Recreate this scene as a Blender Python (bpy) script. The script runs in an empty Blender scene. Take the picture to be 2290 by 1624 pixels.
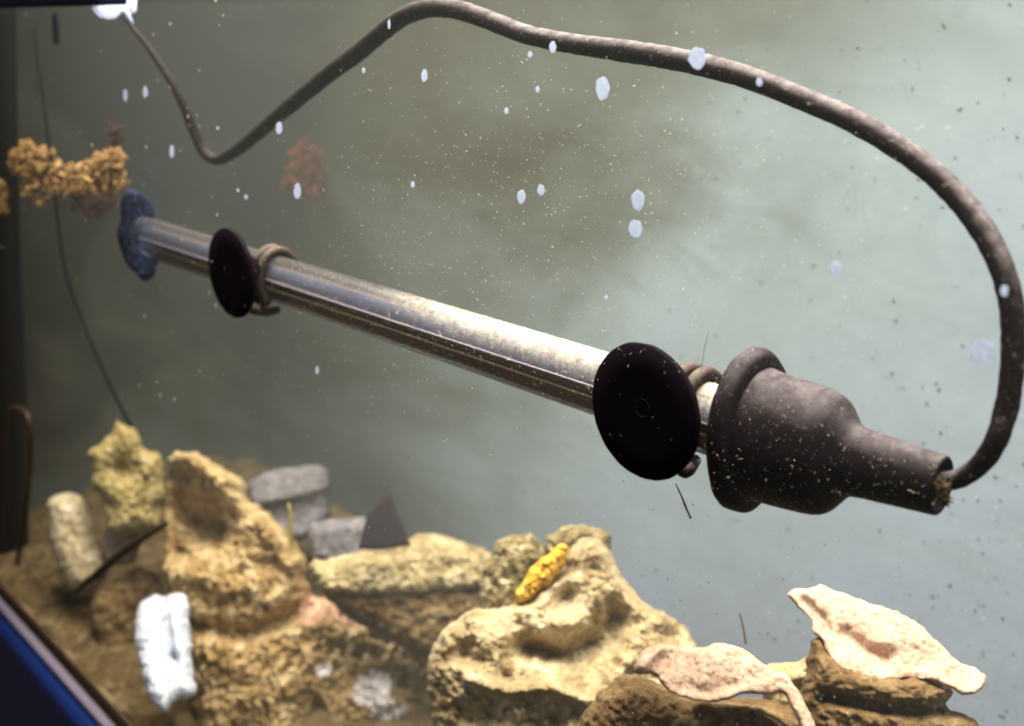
import bpy, bmesh, math, random
import numpy as np
from mathutils import Vector, Matrix, noise

random.seed(7)
rng = np.random.default_rng(7)
SC = bpy.context.scene
COL = SC.collection

# ------------------------------------------------------------------ camera
# measured on the photograph (2290 x 1624 view): horizon at v=52, tank's long axis vanishes at u=-1150
F, CU, CV = 2500.0, 1145.0, 812.0
ex = Vector((2295.0, -760.0, F)).normalized()
p_ = math.atan2(760.0, F)
ez = Vector((0.0, math.cos(p_), math.sin(p_)))
ey = ez.cross(ex)
M = Matrix((ex, ey, ez))                      # camera axes -> world axes
cup = Vector((289.0, -111.0, -F)) / F * 0.2836
CAM = -(M @ cup)                              # origin of the world = near suction cup on the inner face of the glass
cam_d = bpy.data.cameras.new('camera')
cam_o = bpy.data.objects.new('camera', cam_d)
COL.objects.link(cam_o)
cam_o.matrix_world = Matrix.Translation(CAM) @ M.to_4x4()
cam_d.sensor_width = 36.0
cam_d.lens = 36.0 * F / 2290.0
cam_d.clip_start = 0.01
cam_d.clip_end = 20.0
cam_d.dof.use_dof = True
cam_d.dof.focus_distance = 0.31
cam_d.dof.aperture_fstop = 13.0
SC.camera = cam_o

# ------------------------------------------------------------------ world, lamps, exposure
W = bpy.data.worlds.new('World'); SC.world = W; W.use_nodes = True
bg = W.node_tree.nodes['Background']
bg.inputs[0].default_value = (0.60, 0.42, 0.22, 1); bg.inputs[1].default_value = 0.13


def area(name, loc, target, sx, sy, energy, color):
    l = bpy.data.lights.new(name, 'AREA'); l.shape = 'RECTANGLE'
    l.size = sx; l.size_y = sy; l.energy = energy; l.color = color
    o = bpy.data.objects.new(name, l); COL.objects.link(o)
    o.location = loc
    o.rotation_euler = (Vector(target) - Vector(loc)).to_track_quat('-Z', 'Y').to_euler()
    return o


tl = area('tank_lamp', (-0.14, 0.045, 0.36), (-0.14, 0.055, -0.2), 0.74, 0.24, 8.6, (1.0, 0.92, 0.78))
tl.data.spread = math.radians(110)
area('side_fill', (0.75, 0.03, 0.10), (-0.02, 0.24, -0.12), 0.30, 0.35, 1.4, (0.72, 0.84, 1.0))  # unseen cool fill from the right, added to light the back wall
area('front_fill', (-0.25, -0.75, 0.15), (-0.45, 0.0, -0.25), 0.4, 0.3, 1.0, (0.62, 0.76, 1.0))  # unseen bluish fill added to brighten the frame and the pane's spots
SC.view_settings.view_transform = 'Standard'
SC.view_settings.look = 'None'
SC.view_settings.exposure = 0.0
SC.view_settings.gamma = 1.0
try:
    SC.cycles.use_denoising = True
    SC.cycles.pixel_filter_type = 'BLACKMAN_HARRIS'
    SC.cycles.filter_width = 2.0
    SC.cycles.denoiser = 'OPENIMAGEDENOISE'
    SC.cycles.max_bounces = 8
    SC.cycles.transparent_max_bounces = 16
    SC.cycles.caustics_reflective = False
    SC.cycles.caustics_refractive = False
except Exception:
    pass


# ------------------------------------------------------------------ helpers
def ray(u, v):
    return M @ Vector(((u - CU), -(v - CV), -F)) / F      # unit depth along the optical axis


def at(u, v, y=0.0):
    r = ray(u, v)
    return CAM + r * ((y - CAM.y) / r.y)


def to_px(P):
    q = M.transposed() @ (Vector(P) - CAM)
    return CU + F * q.x / -q.z, CV - F * q.y / -q.z, -q.z


def depth(P):
    return to_px(P)[2]


def new_mesh(name, verts, faces, mat=None, parent=None, origin=None, smooth=True):
    me = bpy.data.meshes.new(name)
    if origin is not None:
        ov = Vector(origin)
        verts = [(v[0] - ov.x, v[1] - ov.y, v[2] - ov.z) for v in verts]
    me.from_pydata([tuple(v) for v in verts], [], [tuple(f) for f in faces])
    me.update()
    if smooth:
        me.polygons.foreach_set('use_smooth', [True] * len(me.polygons))
    if mat:
        me.materials.append(mat)
    o = bpy.data.objects.new(name, me); COL.objects.link(o)
    if parent is not None:
        o.parent = parent
        if origin is not None:
            o.location = Vector(origin) - parent.location
        else:
            o.location = -parent.location
    elif origin is not None:
        o.location = origin
    return o


def tag(o, label=None, cat=None, group=None, kind=None):
    if label: o['label'] = label
    if cat: o['category'] = cat
    if group: o['group'] = group
    if kind: o['kind'] = kind
    return o


def empty(name, loc):
    o = bpy.data.objects.new(name, None); COL.objects.link(o); o.location = loc
    return o


def fix_normals(o):
    bm = bmesh.new(); bm.from_mesh(o.data)
    bmesh.ops.recalc_face_normals(bm, faces=bm.faces)
    bm.to_mesh(o.data); bm.free()
    return o


def catmull(pts, n=8):
    P = [np.array(p, float) for p in pts]
    P = [2 * P[0] - P[1]] + P + [2 * P[-1] - P[-2]]
    out = []
    for i in range(1, len(P) - 2):
        a, b, c, d = P[i - 1:i + 3]
        for k in range(n):
            t = k / n
            out.append(0.5 * ((2 * b) + (-a + c) * t + (2 * a - 5 * b + 4 * c - d) * t * t + (-a + 3 * b - 3 * c + d) * t ** 3))
    out.append(P[-2])
    return out


def tube(name, pts, radii, mat, parent=None, seg=16, origin=None, bump=0.0, squash=None, nf=400):
    """pts: points; radii: one per point. rotation-minimising frames."""
    pts = [Vector(p) for p in pts]
    verts, faces = [], []
    up = None
    for i, p in enumerate(pts):
        t = (pts[min(i + 1, len(pts) - 1)] - pts[max(i - 1, 0)]).normalized()
        if up is None:
            up = Vector((0, 0, 1)) if abs(t.z) < .9 else Vector((1, 0, 0))
        s = t.cross(up).normalized(); up = s.cross(t).normalized()
        for k in range(seg):
            a = 2 * math.pi * k / seg
            d = s * math.cos(a) + up * math.sin(a)
            r = radii[i]
            if bump:
                r *= 1 + bump * noise.fractal((p + d * r) * nf, 0.6, 2.0, 4)
            verts.append(p + d * r)
    n = len(pts)
    for i in range(n - 1):
        for k in range(seg):
            k2 = (k + 1) % seg
            faces.append((i * seg + k, i * seg + k2, (i + 1) * seg + k2, (i + 1) * seg + k))
    verts.append(pts[0]); verts.append(pts[-1])
    for k in range(seg):
        faces.append((n * seg, (k + 1) % seg, k))
        faces.append((n * seg + 1, (n - 1) * seg + k, (n - 1) * seg + (k + 1) % seg))
    return fix_normals(new_mesh(name, verts, faces, mat, parent, origin))


# ------------------------------------------------------------------ materials
def mat_new(name):
    m = bpy.data.materials.new(name); m.use_nodes = True
    nt = m.node_tree
    return m, nt, nt.nodes['Principled BSDF']


def N(nt, t, **kw):
    n = nt.nodes.new(t)
    for k, v in kw.items():
        if k in n.inputs.keys() if hasattr(n.inputs, 'keys') else False:
            n.inputs[k].default_value = v
        else:
            setattr(n, k, v)
    return n


def noise_n(nt, vec, scale, detail=6, rough=0.6, dist=0.0):
    n = nt.nodes.new('ShaderNodeTexNoise')
    n.inputs['Scale'].default_value = scale; n.inputs['Detail'].default_value = detail
    n.inputs['Roughness'].default_value = rough; n.inputs['Distortion'].default_value = dist
    nt.links.new(vec, n.inputs['Vector'])
    return n.outputs['Fac']


def ramp_n(nt, fac, stops):
    r = nt.nodes.new('ShaderNodeValToRGB')
    while len(r.color_ramp.elements) < len(stops):
        r.color_ramp.elements.new(0.5)
    for e, (p, c) in zip(r.color_ramp.elements, stops):
        e.position = p
        e.color = (c, c, c, 1) if not hasattr(c, '__len__') else tuple(c) + (1,)
    nt.links.new(fac, r.inputs['Fac'])
    return r.outputs['Color']


def mixc(nt, fac, a, b, mode='MIX'):
    m = nt.nodes.new('ShaderNodeMix'); m.data_type = 'RGBA'; m.blend_type = mode
    for sock, val in ((m.inputs[0], fac), (m.inputs[6], a), (m.inputs[7], b)):
        if isinstance(val, bpy.types.NodeSocket): nt.links.new(val, sock)
        elif hasattr(val, '__len__'): sock.default_value = tuple(val) + (1,)
        else: sock.default_value = val
    return m.outputs[2]


def mathn(nt, op, a, b=0.0, clamp=False):
    m = nt.nodes.new('ShaderNodeMath'); m.operation = op; m.use_clamp = clamp
    for sock, val in ((m.inputs[0], a), (m.inputs[1], b)):
        if isinstance(val, bpy.types.NodeSocket): nt.links.new(val, sock)
        else: sock.default_value = val
    return m.outputs[0]


def coords(nt):
    g = nt.nodes.new('ShaderNodeTexCoord')
    return g.outputs['Object']


def bump_n(nt, bsdf, height, strength, dist):
    b = nt.nodes.new('ShaderNodeBump')
    b.inputs['Strength'].default_value = strength; b.inputs['Distance'].default_value = dist
    nt.links.new(height, b.inputs['Height']); nt.links.new(b.outputs['Normal'], bsdf.inputs['Normal'])


def up_mask(nt, lo, hi):
    """how much the true surface faces upward: silt settles there"""
    g = nt.nodes.new('ShaderNodeNewGeometry'); s = nt.nodes.new('ShaderNodeSeparateXYZ')
    nt.links.new(g.outputs['Normal'], s.inputs[0])
    mr = nt.nodes.new('ShaderNodeMapRange'); mr.inputs[1].default_value = lo; mr.inputs[2].default_value = hi
    nt.links.new(s.outputs['Z'], mr.inputs[0])
    return mr.outputs[0]


def rock_mat(name, dark, mid, light, scale=90, fine=700, bump=1.0, extra=None, extra_at=0.62, silt=None):
    m, nt, b = mat_new(name)
    v = coords(nt)
    n1 = noise_n(nt, v, scale, 8, 0.68, 0.6)
    n2 = noise_n(nt, v, fine, 6, 0.7)
    c = ramp_n(nt, n1, [(0.30, dark), (0.50, mid), (0.70, light)])
    c2 = ramp_n(nt, n2, [(0.35, 0.45), (0.65, 1.3)])
    c = mixc(nt, 0.7, c, c2, 'MULTIPLY')
    if extra:
        n3 = noise_n(nt, v, scale * 0.5, 4, 0.6, 0.3)
        for nm, colr in (('stain', extra), ('blush', (.72, .36, .36))):
            an = nt.nodes.new('ShaderNodeAttribute'); an.attribute_name = nm
            f = mathn(nt, 'ADD', mathn(nt, 'MULTIPLY', an.outputs['Fac'], 0.9), mathn(nt, 'MULTIPLY', mathn(nt, 'SUBTRACT', n1, 0.5), 2.2))
            f = ramp_n(nt, mathn(nt, 'MULTIPLY', f, mathn(nt, 'GREATER_THAN', an.outputs['Fac'], 0.02)), [(0.40, 0.0), (0.62, 0.85 if nm == 'stain' else 0.35)])
            c = mixc(nt, f, c, colr)
    # pores
    vo = nt.nodes.new('ShaderNodeTexVoronoi'); vo.inputs['Scale'].default_value = fine * 0.55
    nt.links.new(v, vo.inputs['Vector'])
    pore = ramp_n(nt, vo.outputs['Distance'], [(0.10, 0.35), (0.32, 1.0)])
    c = mixc(nt, 0.55, c, pore, 'MULTIPLY')
    if silt:
        up = up_mask(nt, 0.2, 0.85)
        f = mathn(nt, 'MULTIPLY', up, 0.75)
        c = mixc(nt, f, c, silt)
    nt.links.new(c, b.inputs['Base Color'])
    b.inputs['Roughness'].default_value = 0.85
    b.inputs['Specular IOR Level'].default_value = 0.2
    h = mathn(nt, 'ADD', mathn(nt, 'MULTIPLY', n1, 2.0), n2)
    h = mathn(nt, 'ADD', h, mathn(nt, 'MULTIPLY', pore, 0.5))
    bump_n(nt, b, h, min(1.0, bump), 0.0012 * max(1, bump))
    return m


M_tan = rock_mat('tan_rock', (.24, .14, .045), (.60, .44, .21), (.95, .82, .56), 70, 480, 1.3)
M_crust = rock_mat('crusted_rock', (.18, .10, .03), (.50, .34, .15), (.86, .71, .47), 80, 480, 1.4,
                   extra=(.96, .91, .93), extra_at=0.60)
M_pale = rock_mat('pale_rock', (.16, .10, .04), (.44, .34, .19), (.74, .65, .48), 45, 520, 1.0)
M_cream = rock_mat('cream_rock', (.36, .26, .13), (.70, .57, .36), (.92, .84, .70), 90, 420, 1.2)
M_white = rock_mat('white_rock', (.52, .56, .64), (.68, .73, .84), (.76, .82, .93), 70, 500, 0.8)
M_coral = rock_mat('coral_rock', (.20, .13, .03), (.58, .44, .17), (.92, .80, .48), 150, 600, 1.8)
M_grey = rock_mat('grey_rock', (.06, .055, .055), (.15, .14, .15), (.27, .26, .30), 60, 400, 0.6)
M_slab = rock_mat('slab_rock', (.12, .08, .035), (.34, .27, .14), (.62, .52, .33), 60, 420, 0.8)
M_moss = rock_mat('mossy_rock', (.08, .06, .025), (.26, .20, .09), (.66, .57, .38), 140, 520, 1.5)
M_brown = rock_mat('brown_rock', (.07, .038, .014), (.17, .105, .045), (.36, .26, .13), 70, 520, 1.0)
M_pinkr = rock_mat('pink_rock', (.22, .14, .09), (.42, .30, .22), (.60, .46, .38), 80, 420, 0.7)
M_orange = rock_mat('orange_rock', (.20, .09, .015), (.70, .38, .03), (.95, .70, .16), 130, 500, 0.8)
M_shell = rock_mat('shell', (.40, .26, .18), (.48, .325, .235), (.56, .41, .33), 60, 700, 0.4)
M_tuft = rock_mat('tuft', (.12, .055, .015), (.34, .19, .065), (.72, .48, .22), 120, 600, 1.0)
M_rustp = rock_mat('rust_patch', (.03, .006, .002), (.10, .028, .008), (.20, .065, .02), 150, 500, 1.0)
M_rust = rock_mat('rust_tuft', (.02, .006, .003), (.05, .018, .008), (.09, .036, .014), 150, 500, 1.0)


def simple(name, col, rough=0.5, spec=0.3, metal=0.0, coat=0.0):
    m, nt, b = mat_new(name)
    v = coords(nt)
    n = noise_n(nt, v, 350, 5, 0.6)
    c = mixc(nt, n, tuple(x * 0.75 for x in col), tuple(min(1, x * 1.25) for x in col))
    nt.links.new(c, b.inputs['Base Color'])
    b.inputs['Roughness'].default_value = rough; b.inputs['Specular IOR Level'].default_value = spec
    b.inputs['Metallic'].default_value = metal; b.inputs['Coat Weight'].default_value = coat
    return m


def dusty(name, base, dust, lo, hi, amount, rough=0.6, spec=0.3, speck=0.6, xr=None):
    """dark rubber with silt settled on what faces up and pale specks all over"""
    m, nt, b = mat_new(name)
    v = coords(nt)
    up = up_mask(nt, lo, hi)
    n = ramp_n(nt, noise_n(nt, v, 260, 8, 0.7, 0.4), [(0.35, 0.25), (0.62, 1.0)])
    f = mathn(nt, 'MULTIPLY', mathn(nt, 'MULTIPLY', up, n), amount)
    if xr:                                    # the top tint fades along the length
        sp = nt.nodes.new('ShaderNodeSeparateXYZ'); nt.links.new(v, sp.inputs[0])
        mr = nt.nodes.new('ShaderNodeMapRange'); mr.inputs[1].default_value = xr[0]; mr.inputs[2].default_value = xr[1]
        mr.inputs[3].default_value = 0.18
        nt.links.new(sp.outputs['X'], mr.inputs[0]); f = mathn(nt, 'MULTIPLY', f, mr.outputs[0])
    c = mixc(nt, f, base, dust)
    n2 = ramp_n(nt, noise_n(nt, v, 900, 4, 0.65), [(0.60, 0.0), (0.70, speck)])
    c = mixc(nt, n2, c, tuple(min(1, x * 1.7) for x in dust))
    nt.links.new(c, b.inputs['Base Color'])
    b.inputs['Roughness'].default_value = rough; b.inputs['Specular IOR Level'].default_value = spec
    bump_n(nt, b, noise_n(nt, v, 1400, 5, 0.7), 0.5, 0.0003)
    return m


M_cord = dusty('cord_rubber', (.007, .004, .0045), (.16, .14, .15), 0.3, 1.0, 0.95, 0.85, 0.08, 0.35, (at(760, 100, .03).x, at(1120, 60, .03).x))
M_cap = dusty('cap_rubber', (.006, .0035, .0045), (.14, .12, .135), 0.35, 1.05, 0.75, 0.7, 0.12, 0.25)
M_cup = simple('cup_rubber', (.0030, .0010, .0034), 0.7, 0.06)
M_clip = dusty('clip_plastic', (.02, .012, .010), (.13, .10, .09), 0.2, 0.9, 0.9, 0.7, 0.15, 0.4)
M_endcap = dusty('end_cap', (.003, .002, .006), (.035, .05, .13), -0.9, 1.0, 0.30, 0.8, 0.1, 1.0)
M_blackp = simple('black_plate', (.016, .012, .014), 0.6, 0.2)
M_wire = simple('black_wire', (.003, .003, .005), 0.9, 0.02)
M_hook = simple('hook_tube', (.035, .02, .012), 0.5, 0.3)
M_blue = simple('blue_frame', (.002, .013, .085), 0.5, 0.25)
M_topblue = simple('top_blue', (.002, .004, .018), 0.6, 0.1)
M_lit_rim = simple('rim', (.16, .135, .19), 0.5, 0.3)
def spot_mat():
    m = bpy.data.materials.new('mineral'); m.use_nodes = True
    nt = m.node_tree; nt.nodes.clear()
    out = nt.nodes.new('ShaderNodeOutputMaterial')
    v = coords(nt)
    c = ramp_n(nt, noise_n(nt, v, 900, 5, .7), [(.35, (.70, .77, .96)), (.6, (.84, .89, 1.0))])
    d = nt.nodes.new('ShaderNodeBsdfDiffuse'); t = nt.nodes.new('ShaderNodeBsdfTranslucent')
    nt.links.new(c, d.inputs[0]); nt.links.new(c, t.inputs[0])
    mx = nt.nodes.new('ShaderNodeMixShader'); mx.inputs[0].default_value = .6
    nt.links.new(d.outputs[0], mx.inputs[1]); nt.links.new(t.outputs[0], mx.inputs[2])
    nt.links.new(mx.outputs[0], out.inputs['Surface'])
    return m


M_spot = spot_mat()
M_salt = simple('salt', (.60, .62, .86), 0.7, 0.2)
M_twig = simple('twig', (.10, .055, .015), 0.8, 0.1)
M_dtwig = simple('dark_twig', (.035, .022, .012), 0.8, 0.1)
M_yel = simple('yellow', (.30, .26, .06), 0.7, 0.2)
M_hair = simple('hair', (.38, .40, .40), 0.4, 0.4)
M_strand = simple('strand', (.58, .49, .33), 0.8, 0.1)
M_speck = simple('speck', (.62, .58, .42), 0.8, 0.1)
M_bluespeck = simple('blue_speck', (.07, .11, .24), 0.8, 0.1)
M_dspeck = simple('dark_speck', (.13, .145, .12), 0.9, 0.1)
M_post = simple('post', (.007, .004, .004), 0.5, 0.3)


# ------------------------------------------------------------------ the setting
ZF = at(294, 1624, 0.0).z           # top of the bottom frame on the glass
ZB = ZF - 0.012
ZW = 0.115                           # water line, just about the camera's height
YB = 0.235                           # apparent depth of the tank
XL, XR = at(-110, 1100, 0.0).x, 0.42


def wall_mat():
    m, nt, b = mat_new('algae_wall')
    v = coords(nt)
    mp = nt.nodes.new('ShaderNodeMapping'); mp.inputs['Scale'].default_value = (0.45, 1, 1)
    nt.links.new(v, mp.inputs[0])
    n1 = noise_n(nt, mp.outputs[0], 9.0, 5, 0.55, 0.5)
    n2 = noise_n(nt, v, 160, 5, 0.6)
    n3 = noise_n(nt, mp.outputs[0], 38, 6, 0.6, 1.0)
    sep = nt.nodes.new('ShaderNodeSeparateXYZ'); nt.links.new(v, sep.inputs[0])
    mr = nt.nodes.new('ShaderNodeMapRange')      # lamp falloff and murk painted into the wall: darker leftwards and upwards
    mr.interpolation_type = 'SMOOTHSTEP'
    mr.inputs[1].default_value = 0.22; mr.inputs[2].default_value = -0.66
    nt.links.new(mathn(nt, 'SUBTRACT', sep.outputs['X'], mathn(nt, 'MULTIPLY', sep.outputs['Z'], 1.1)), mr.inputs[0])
    film_falloff = mathn(nt, 'ADD', mr.outputs[0], mathn(nt, 'MULTIPLY', mathn(nt, 'SUBTRACT', n1, 0.5), 0.8), True)
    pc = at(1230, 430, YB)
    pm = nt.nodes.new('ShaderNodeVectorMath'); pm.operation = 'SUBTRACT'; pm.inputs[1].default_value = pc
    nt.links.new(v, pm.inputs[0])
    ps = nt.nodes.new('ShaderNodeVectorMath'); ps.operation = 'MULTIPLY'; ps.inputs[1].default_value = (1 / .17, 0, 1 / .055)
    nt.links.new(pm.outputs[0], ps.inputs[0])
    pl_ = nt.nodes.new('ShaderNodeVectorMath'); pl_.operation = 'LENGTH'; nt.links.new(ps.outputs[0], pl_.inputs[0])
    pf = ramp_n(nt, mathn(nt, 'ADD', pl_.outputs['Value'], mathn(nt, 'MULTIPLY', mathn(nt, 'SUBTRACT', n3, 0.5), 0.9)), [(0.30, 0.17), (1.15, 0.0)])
    film_falloff = mathn(nt, 'ADD', film_falloff, pf, True)
    c = ramp_n(nt, film_falloff, [(0.0, (.26, .315, .40)), (0.30, (.215, .265, .295)), (0.60, (.098, .115, .105)), (0.85, (.046, .043, .028)), (1.0, (.015, .012, .007))])
    c = mixc(nt, 0.22, c, ramp_n(nt, n3, [(0.35, 0.7), (0.65, 1.15)]), 'MULTIPLY')
    c = mixc(nt, 0.12, c, ramp_n(nt, n2, [(0.35, 0.75), (0.65, 1.2)]), 'MULTIPLY')
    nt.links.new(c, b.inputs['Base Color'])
    b.inputs['Roughness'].default_value = 0.95; b.inputs['Specular IOR Level'].default_value = 0.05
    return m


def box(name, x0, x1, y0, y1, z0, z1, mat, parent=None, bevel=0.0):
    bm = bmesh.new()
    vs = [bm.verts.new((x, y, z)) for x in (x0, x1) for y in (y0, y1) for z in (z0, z1)]
    for f in ((0, 1, 3, 2), (4, 6, 7, 5), (0, 4, 5, 1), (2, 3, 7, 6), (0, 2, 6, 4), (1, 5, 7, 3)):
        bm.faces.new([vs[i] for i in f])
    bmesh.ops.recalc_face_normals(bm, faces=bm.faces)
    if bevel:
        bmesh.ops.bevel(bm, geom=bm.edges[:], offset=bevel, segments=3, affect='EDGES', profile=0.5)
    me = bpy.data.meshes.new(name); bm.to_mesh(me); bm.free()
    me.materials.append(mat)
    o = bpy.data.objects.new(name, me); COL.objects.link(o)
    if parent is not None:
        o.parent = parent; o.location = -parent.location
    return o


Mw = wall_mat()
def wall_sheet():
    path = [(XL, -0.0005)]
    R = 0.07
    for k in range(0, 25):
        t = math.pi / 2 * k / 24
        path.append((XL + R - R * math.cos(t), YB - R + R * math.sin(t)))
    path.append((XR, YB))
    vs, fs = [], []
    for i, (x, y) in enumerate(path):
        for z in (ZB, ZW + 0.12):
            vs.append((x, y, z))
        nx_, ny_ = (-1, 0) if i == 0 else ((0, 1) if i == len(path) - 1 else (-math.cos(math.pi / 2 * (i - 1) / 24), math.sin(math.pi / 2 * (i - 1) / 24)))
        for z in (ZB, ZW + 0.12):
            vs.append((x + nx_ * .006, y + ny_ * .006, z))
    for i in range(len(path) - 1):
        a, b = 4 * i, 4 * i + 4
        fs += [(a, a + 1, b + 1, b), (a + 2, b + 2, b + 3, a + 3), (a + 1, a + 3, b + 3, b + 1), (a, b, b + 2, a + 2)]
    fs += [(0, 2, 3, 1), (4 * len(path) - 4, 4 * len(path) - 3, 4 * len(path) - 1, 4 * len(path) - 2)]
    return fix_normals(new_mesh('back_wall', vs, fs, Mw, smooth=False))


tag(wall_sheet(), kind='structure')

# silt bed
gx, gy = 420, 46
vs, fs = [], []
for i in range(gx + 1):
    x = XL + (0.40 - XL) * i / gx
    for j in range(gy + 1):
        y = 0.0005 + (YB - 0.001) * j / gy
        z = ZF + 0.002 + 0.016 * (y / YB) + 0.006 * noise.fractal(Vector((x, y, 0)) * 30, .8, 2., 5)
        vs.append((x, y, z))
for i in range(gx):
    for j in range(gy):
        a = i * (gy + 1) + j
        fs.append((a, a + gy + 1, a + gy + 2, a + 1))
tag(new_mesh('tank_floor', vs, fs, rock_mat('silt', (.06, .035, .012), (.15, .10, .045), (.30, .22, .12), 90, 500, 1.2)), kind='structure')

# the pane itself: a clean sheet; what one sees of it is what sticks to it
mg = bpy.data.materials.new('pane'); mg.use_nodes = True
nt = mg.node_tree; nt.nodes.clear()
out = nt.nodes.new('ShaderNodeOutputMaterial'); tr = nt.nodes.new('ShaderNodeBsdfTransparent')
tr.inputs[0].default_value = (.99, .995, .99, 1); nt.links.new(tr.outputs[0], out.inputs['Surface'])
pane = tag(box('front_glass', XL, XR, -0.006, -0.0004, ZB, ZW + 0.03, mg), kind='structure')


def spot(u, v, w, h, y=-0.0001, mat=M_spot, rag=0.12, parent=pane, name='mineral_spot', seed=0, th=0.00003, seg=36, rot=0.0):
    front, back = [], []
    for k in range(seg):
        a = 2 * math.pi * k / seg
        r = 1 + rag * noise.noise(Vector((math.cos(a) * 1.6 + seed * 3.7, math.sin(a) * 1.6, seed))) * 2 + rag * 0.22 * random.uniform(-1, 1)
        du, dv = math.cos(a) * w / 2 * r, math.sin(a) * h / 2 * r
        du, dv = du * math.cos(rot) - dv * math.sin(rot), du * math.sin(rot) + dv * math.cos(rot)
        P = at(u + du, v + dv, y)
        front.append(P); back.append(P + Vector((0, th, 0)))
    c = at(u, v, y)
    inner = [c + (q - c) * .72 - Vector((0, th * .8, 0)) for q in front]
    vs = front + back + inner + [c - Vector((0, th, 0))]
    fs = [(2 * seg + k, 2 * seg + (k + 1) % seg, 3 * seg) for k in range(seg)] + [tuple(range(seg, 2 * seg))]
    fs += [(k, (k + 1) % seg, 2 * seg + (k + 1) % seg, 2 * seg + k) for k in range(seg)]
    fs += [(k, k + seg, (k + 1) % seg + seg, (k + 1) % seg) for k in range(seg)]
    return fix_normals(new_mesh(name, vs, fs, mat, parent, smooth=False))


SPOTS = [(1560, 130, 40, 48), (1347, 198, 30, 50), (1236, 105, 15, 26), (1185, 122, 10, 14), (949, 169, 14, 28), (1202, 200, 9, 14),
         (1132, 248, 10, 14), (813, 158, 7, 13), (624, 286, 14, 26), (325, 206, 11, 24), (280, 213, 10, 26), (384, 339, 10, 28),
         (665, 427, 16, 34), (923, 413, 9, 14), (1166, 440, 18, 30), (1210, 425, 16, 25), (1426, 448, 28, 44), (1421, 511, 30, 40),
         (1698, 184, 14, 18), (1868, 600, 26, 32), (2195, 785, 52, 54), (2246, 650, 18, 26), (1355, 665, 8, 10), (487, 287, 5, 8),
         (550, 441, 7, 11), (870, 55, 6, 22), (532, 426, 5, 7), (709, 828, 8, 18)]
for i, s in enumerate(SPOTS):
    spot(*s, seed=i, rag=0.09 if s[2] > 20 else 0.10)

# bottom frame: blue plastic, its lit edge painted as a pale rim against the glass
fr = empty('tank_frame', (XL, -0.012, ZB - 0.04))
tag(fr, 'dark blue plastic bottom frame of the tank with its lit edge painted as a lilac rim', 'frame')
box('frame_rail', XL, XR, -0.019, -0.0065, ZB - 0.22, ZF - 0.006, M_blue, fr, 0.0065)
tag(box('silicone_seam', XL, XR, -0.0003, 0.003, ZB, ZF + .0012, simple('seam', (.22, .15, .09), .8, .1)), kind='structure')
box('rim', XL, XR, -0.0115, -0.0062, ZF - 0.0055, ZF - 0.001, M_lit_rim, fr, 0.001)


# ------------------------------------------------------------------ rocks: real solids from a contour, a distance and a thickness
def roughen(poly, amp, seed, step=6.0):
    out = []
    n = len(poly)
    for i in range(n):
        a, b = np.array(poly[i], float), np.array(poly[(i + 1) % n], float)
        L = np.linalg.norm(b - a); k = max(1, int(L / step))
        nn = np.array([-(b - a)[1], (b - a)[0]]) / max(L, 1e-6)
        for j in range(k):
            p = a + (b - a) * j / k
            f = noise.fractal(Vector((p[0] * 0.035, p[1] * 0.035, seed * 7.3)), 0.6, 2.0, 5)
            out.append(p + nn * f * amp)
    return np.array(out)


def smooth_poly(poly):
    P = [tuple(p) for p in poly]
    n = len(P)
    o = []
    for i in range(n):
        a, b = np.array(P[i], float), np.array(P[(i + 1) % n], float)
        o.append(tuple(a * .78 + b * .22)); o.append(tuple(a * .22 + b * .78))
    return o


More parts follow.
